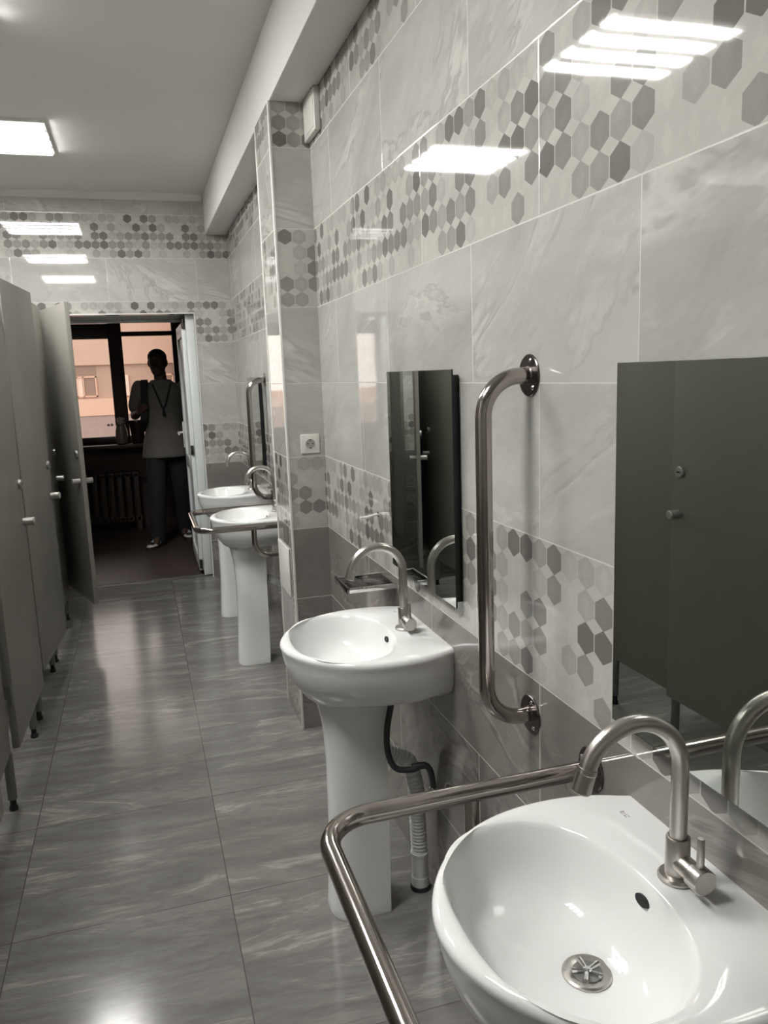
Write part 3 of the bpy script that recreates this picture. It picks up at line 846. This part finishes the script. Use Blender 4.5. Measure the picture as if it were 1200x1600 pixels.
def hand(b, wr, fwd, side, curl, thumb):
    """palm, four bent fingers of unequal length and a thumb from the side of the palm"""
    fwd = fwd.normalized(); side = (side - fwd * side.dot(fwd)).normalized(); nrm = fwd.cross(side)
    palm = wr + fwd * .045
    for q in (-.024, -.008, .008, .024):
        blob(b, [wr + side * q * .6, palm + side * q, wr + fwd * .085 + side * q], [.015, .0145, .012], 8, 2)
    for q, ln in ((-.027, .060), (-.009, .074), (.009, .080), (.027, .072)):
        p0 = wr + fwd * .088 + side * q; d = fwd.copy(); pts = [p0]
        for sgm in (.42, .32, .26):
            d = (Matrix.Rotation(curl, 3, side) @ d).normalized(); pts.append(pts[-1] + d * ln * sgm)
        blob(b, pts, [.0092, .0088, .008, .007], 8, 2)
    t0 = wr + fwd * .03 + side * .030 * thumb
    d = (fwd + side * .9 * thumb).normalized()
    pts = [t0, t0 + d * .028]; d2 = (fwd * .9 + side * .15 * thumb + nrm * (.35 if curl > 0 else -.35)).normalized()
    pts += [pts[-1] + d2 * .03, pts[-1] + d2 * .055]
    blob(b, pts, [.013, .0115, .0105, .009], 8, 2)
hand(b, wr_r, Vector((.55, -.55, .62)), Vector((-.2, .3, .9)), math.radians(62), 1)
hand(b, wr_l, Vector((-.02, -.12, -1)), Vector((.1, -1, .05)), math.radians(-18), 1)
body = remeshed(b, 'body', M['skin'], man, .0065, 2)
# clothes follow the limbs a little wider
b = NB()
ellip_loft(b, [(0, .02, .825, .222, .172), (0, .02, .95, .205, .158), (0, .015, 1.10, .168, .128), (0, .01, 1.24, .178, .132), (0, .01, 1.36, .195, .135), (0, .015, 1.45, .185, .118), (0, .02, 1.505, .12, .088), (0, .02, 1.535, .075, .07)])
for sh, el in ((sh_r, el_r), (sh_l, el_l)):
    e = sh.lerp(el, .68)
    blob(b, [sh + Vector((0, 0, -.005)), sh.lerp(el, .35), e], [.068, .071, .074])
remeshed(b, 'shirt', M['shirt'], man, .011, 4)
b = NB()
ellip_loft(b, [(0, .02, .80, .155, .115), (0, .02, .88, .16, .12), (0, .02, .96, .15, .115)])
for hp, kn, an in ((hp_r, kn_r, an_r), (hp_l, kn_l, an_l)):
    blob(b, [hp, hp.lerp(kn, .5), kn], [.086, .092, .082]); blob(b, [kn, kn.lerp(an, .5), an + Vector((0, -.005, -.03))], [.082, .078, .074])
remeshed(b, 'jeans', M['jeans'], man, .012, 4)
for ft, yaw, pitch in ((foot_r, -28, 0), (foot_l, 8, 0)):
    b = NB(); n = 16; rings = []
    for y, w, h in ((.075, .022, .05), (.06, .034, .075), (.02, .038, .092), (-.04, .040, .085), (-.10, .047, .062), (-.155, .044, .048), (-.19, .028, .035), (-.20, .012, .022)):
        rings.append([(w * math.cos(t), y, max(.018, h * (.5 + .5 * math.sin(t)))) for t in [2 * PI * k / n for k in range(n)]])
    loft(b, rings)
    up = finish(b, 'shoe', M['shoe_white'], man, 60, loc=ft); up.rotation_euler = (0, 0, math.radians(yaw))
    b = NB(); rings = []
    for y, w in ((.08, .024), (.06, .038), (0, .041), (-.06, .043), (-.11, .050), (-.16, .047), (-.195, .031), (-.207, .012)):
        rings.append([(-w, y, .0), (w, y, 0), (w * 1.02, y, .020), (w * .9, y, .030), (-w * .9, y, .030), (-w * 1.02, y, .020)])
    loft(b, rings); finish(b, 'sole', M['shoe_dark'], up, 40)
    b = NB(); box(b, -.030, .030, -.165, -.10, .046, .060, .008); finish(b, 'toe_cap', M['shoe_dark'], up)
    b = NB(); box(b, -.041, .041, .0, .07, .04, .08, .012); finish(b, 'heel_panel', M['shoe_dark'], up)
# short dark hair: a cap over crown, sides and back
b = NB(); rings = []
for z, rx, rf, rb in ((-.035, .060, -.03, .086), (-.01, .0765, -.015, .100), (.025, .083, .03, .105), (.050, .0845, .078, .106), (.075, .080, .088, .100), (.100, .064, .068, .080), (.120, .036, .036, .045), (.126, .012, .012, .015)):
    rings.append([headpt(rx * math.cos(t), (-rf if math.sin(t) < 0 else rb) * abs(math.sin(t)), z) for t in [2 * PI * k / 24 for k in range(24)]])
loft(b, rings); finish(b, 'hair', M['hair'], man, 60)
b = NB()
for s_ in (-1, 1):
    tube(b, spline([(s_ * .085, .03, 1.525), (s_ * .075, -.075, 1.478), (s_ * .05, -.128, 1.40), (s_ * .012, -.142, 1.285)], 6), .0075, 8)
tube(b, [(0, -.143, 1.29), (0, -.142, 1.25)], .008, 8); box(b, -.014, .014, -.150, -.144, 1.205, 1.25, .002)
finish(b, 'lanyard', M['strap'], man)
bp = thing('backpack', 'black backpack on the back of the man in the corridor', 'backpack', (-.50, 4.45, 0))
b = NB(); box(b, -.185, .13, .15, .29, 1.03, 1.47, .05, 4); finish(b, 'backpack_body', M['strap'], bp)
b = NB()
pts = spline([(-.13, .16, 1.44), (-.145, .06, 1.525), (-.150, -.04, 1.512), (-.158, -.115, 1.44), (-.165, -.145, 1.34), (-.18, -.13, 1.18), (-.195, .02, 1.08), (-.16, .16, 1.06)], 8)
rings = []
for p, t, n_, bb in frame_along(pts):
    sx = (Vector((1, 0, 0)) - t * t.x).normalized(); th = t.cross(sx)
    rings.append([p + sx * a * .030 + th * c * .006 for a, c in ((-1, -1), (1, -1), (1, 1), (-1, 1))])
loft(b, rings); finish(b, 'shoulder_strap', M['strap'], bp, 40)

# ---------------------------------------------------------------- the building across the courtyard
struct(finish(box(NB(), -60, 60, 5.8, 80, -4.2, -4.0), 'ground', M['ground'], smooth=0))
FY = 36.0
def fx(x14): return -.728 + (x14 + .728) * (FY + 3.217) / 17.217
def fz(z14): return 1.516 + (z14 - 1.516) * (FY + 3.217) / 17.217
bd = thing('building', 'peach rendered building across the courtyard, seen through the corridor window', 'building', (0, FY, -4))
def fbox(b, x0, x1, z0, z1, d0, d1): box(b, x0, x1, d0, d1, z0 + 4, z1 + 4)
b = NB(); fbox(b, -4.9, 22, fz(1.885), 9, 0, 3); finish(b, 'upper_wall', M['facade'], bd, 0)
b = NB(); fbox(b, -4.9, 22, fz(1.212), fz(1.885), .15, 3); finish(b, 'window_storey', M['facade_dk'], bd, 0)
b = NB(); fbox(b, -30, 22, fz(.874), fz(1.212), -.05, 3); finish(b, 'parapet_band', M['facade_lt'], bd, 0)
b = NB(); fbox(b, -30, 22, -4, fz(.874), -.0, 3); finish(b, 'lower_wall', M['facade_gr'], bd, 0)
b = NB(); fbox(b, 1.1, 22, -4, 9, -3.0, .02); finish(b, 'side_wing', M['facade'], bd, 0)
for k, ox in enumerate((-1.663, -0.15)):
    x0, x1 = fx(ox - .193), fx(ox + .193)
    b = NB()
    z0, z1 = fz(1.251), fz(1.661)
    for q in ((x0, x0 + .06, z0, z1), (x1 - .06, x1, z0, z1), (x0, x1, z0, z0 + .06), (x0, x1, z1 - .06, z1), (fx(ox - .07), fx(ox - .05), z0, z1)):
        fbox(b, q[0], q[1], q[2], q[3], .06, .16)
    wf = finish(b, 'facade_window', M['facade_lt'], bd, 0)
    b = NB(); fbox(b, x0 + .05, x1 - .05, z0 + .05, z1 - .05, .12, .14); finish(b, 'facade_pane', M['far_glass'], wf, 0)
    b = NB(); fbox(b, x0 + .06, fx(ox - .08), z0 + .06, z1 - .06, .10, .118); finish(b, 'facade_curtain', M['curtain'], wf, 0)
    b = NB(); fbox(b, x0, x1, fz(1.69), fz(1.86), .12, .16); finish(b, 'facade_window', M['far_glass'], bd, 0)
b = NB(); fbox(b, fx(-.985), fx(-.85), fz(1.251), fz(1.67), .04, .16); finish(b, 'facade_window', M['curtain'], bd, 0)
b = NB()
for x14 in (-1.319, -1.251):
    lathe(b, [(.06, -.01), (.06, .02)], (fx(x14), 0, fz(.673) + 4), 'Y', 16)
finish(b, 'wall_vent', M['black'], bd)
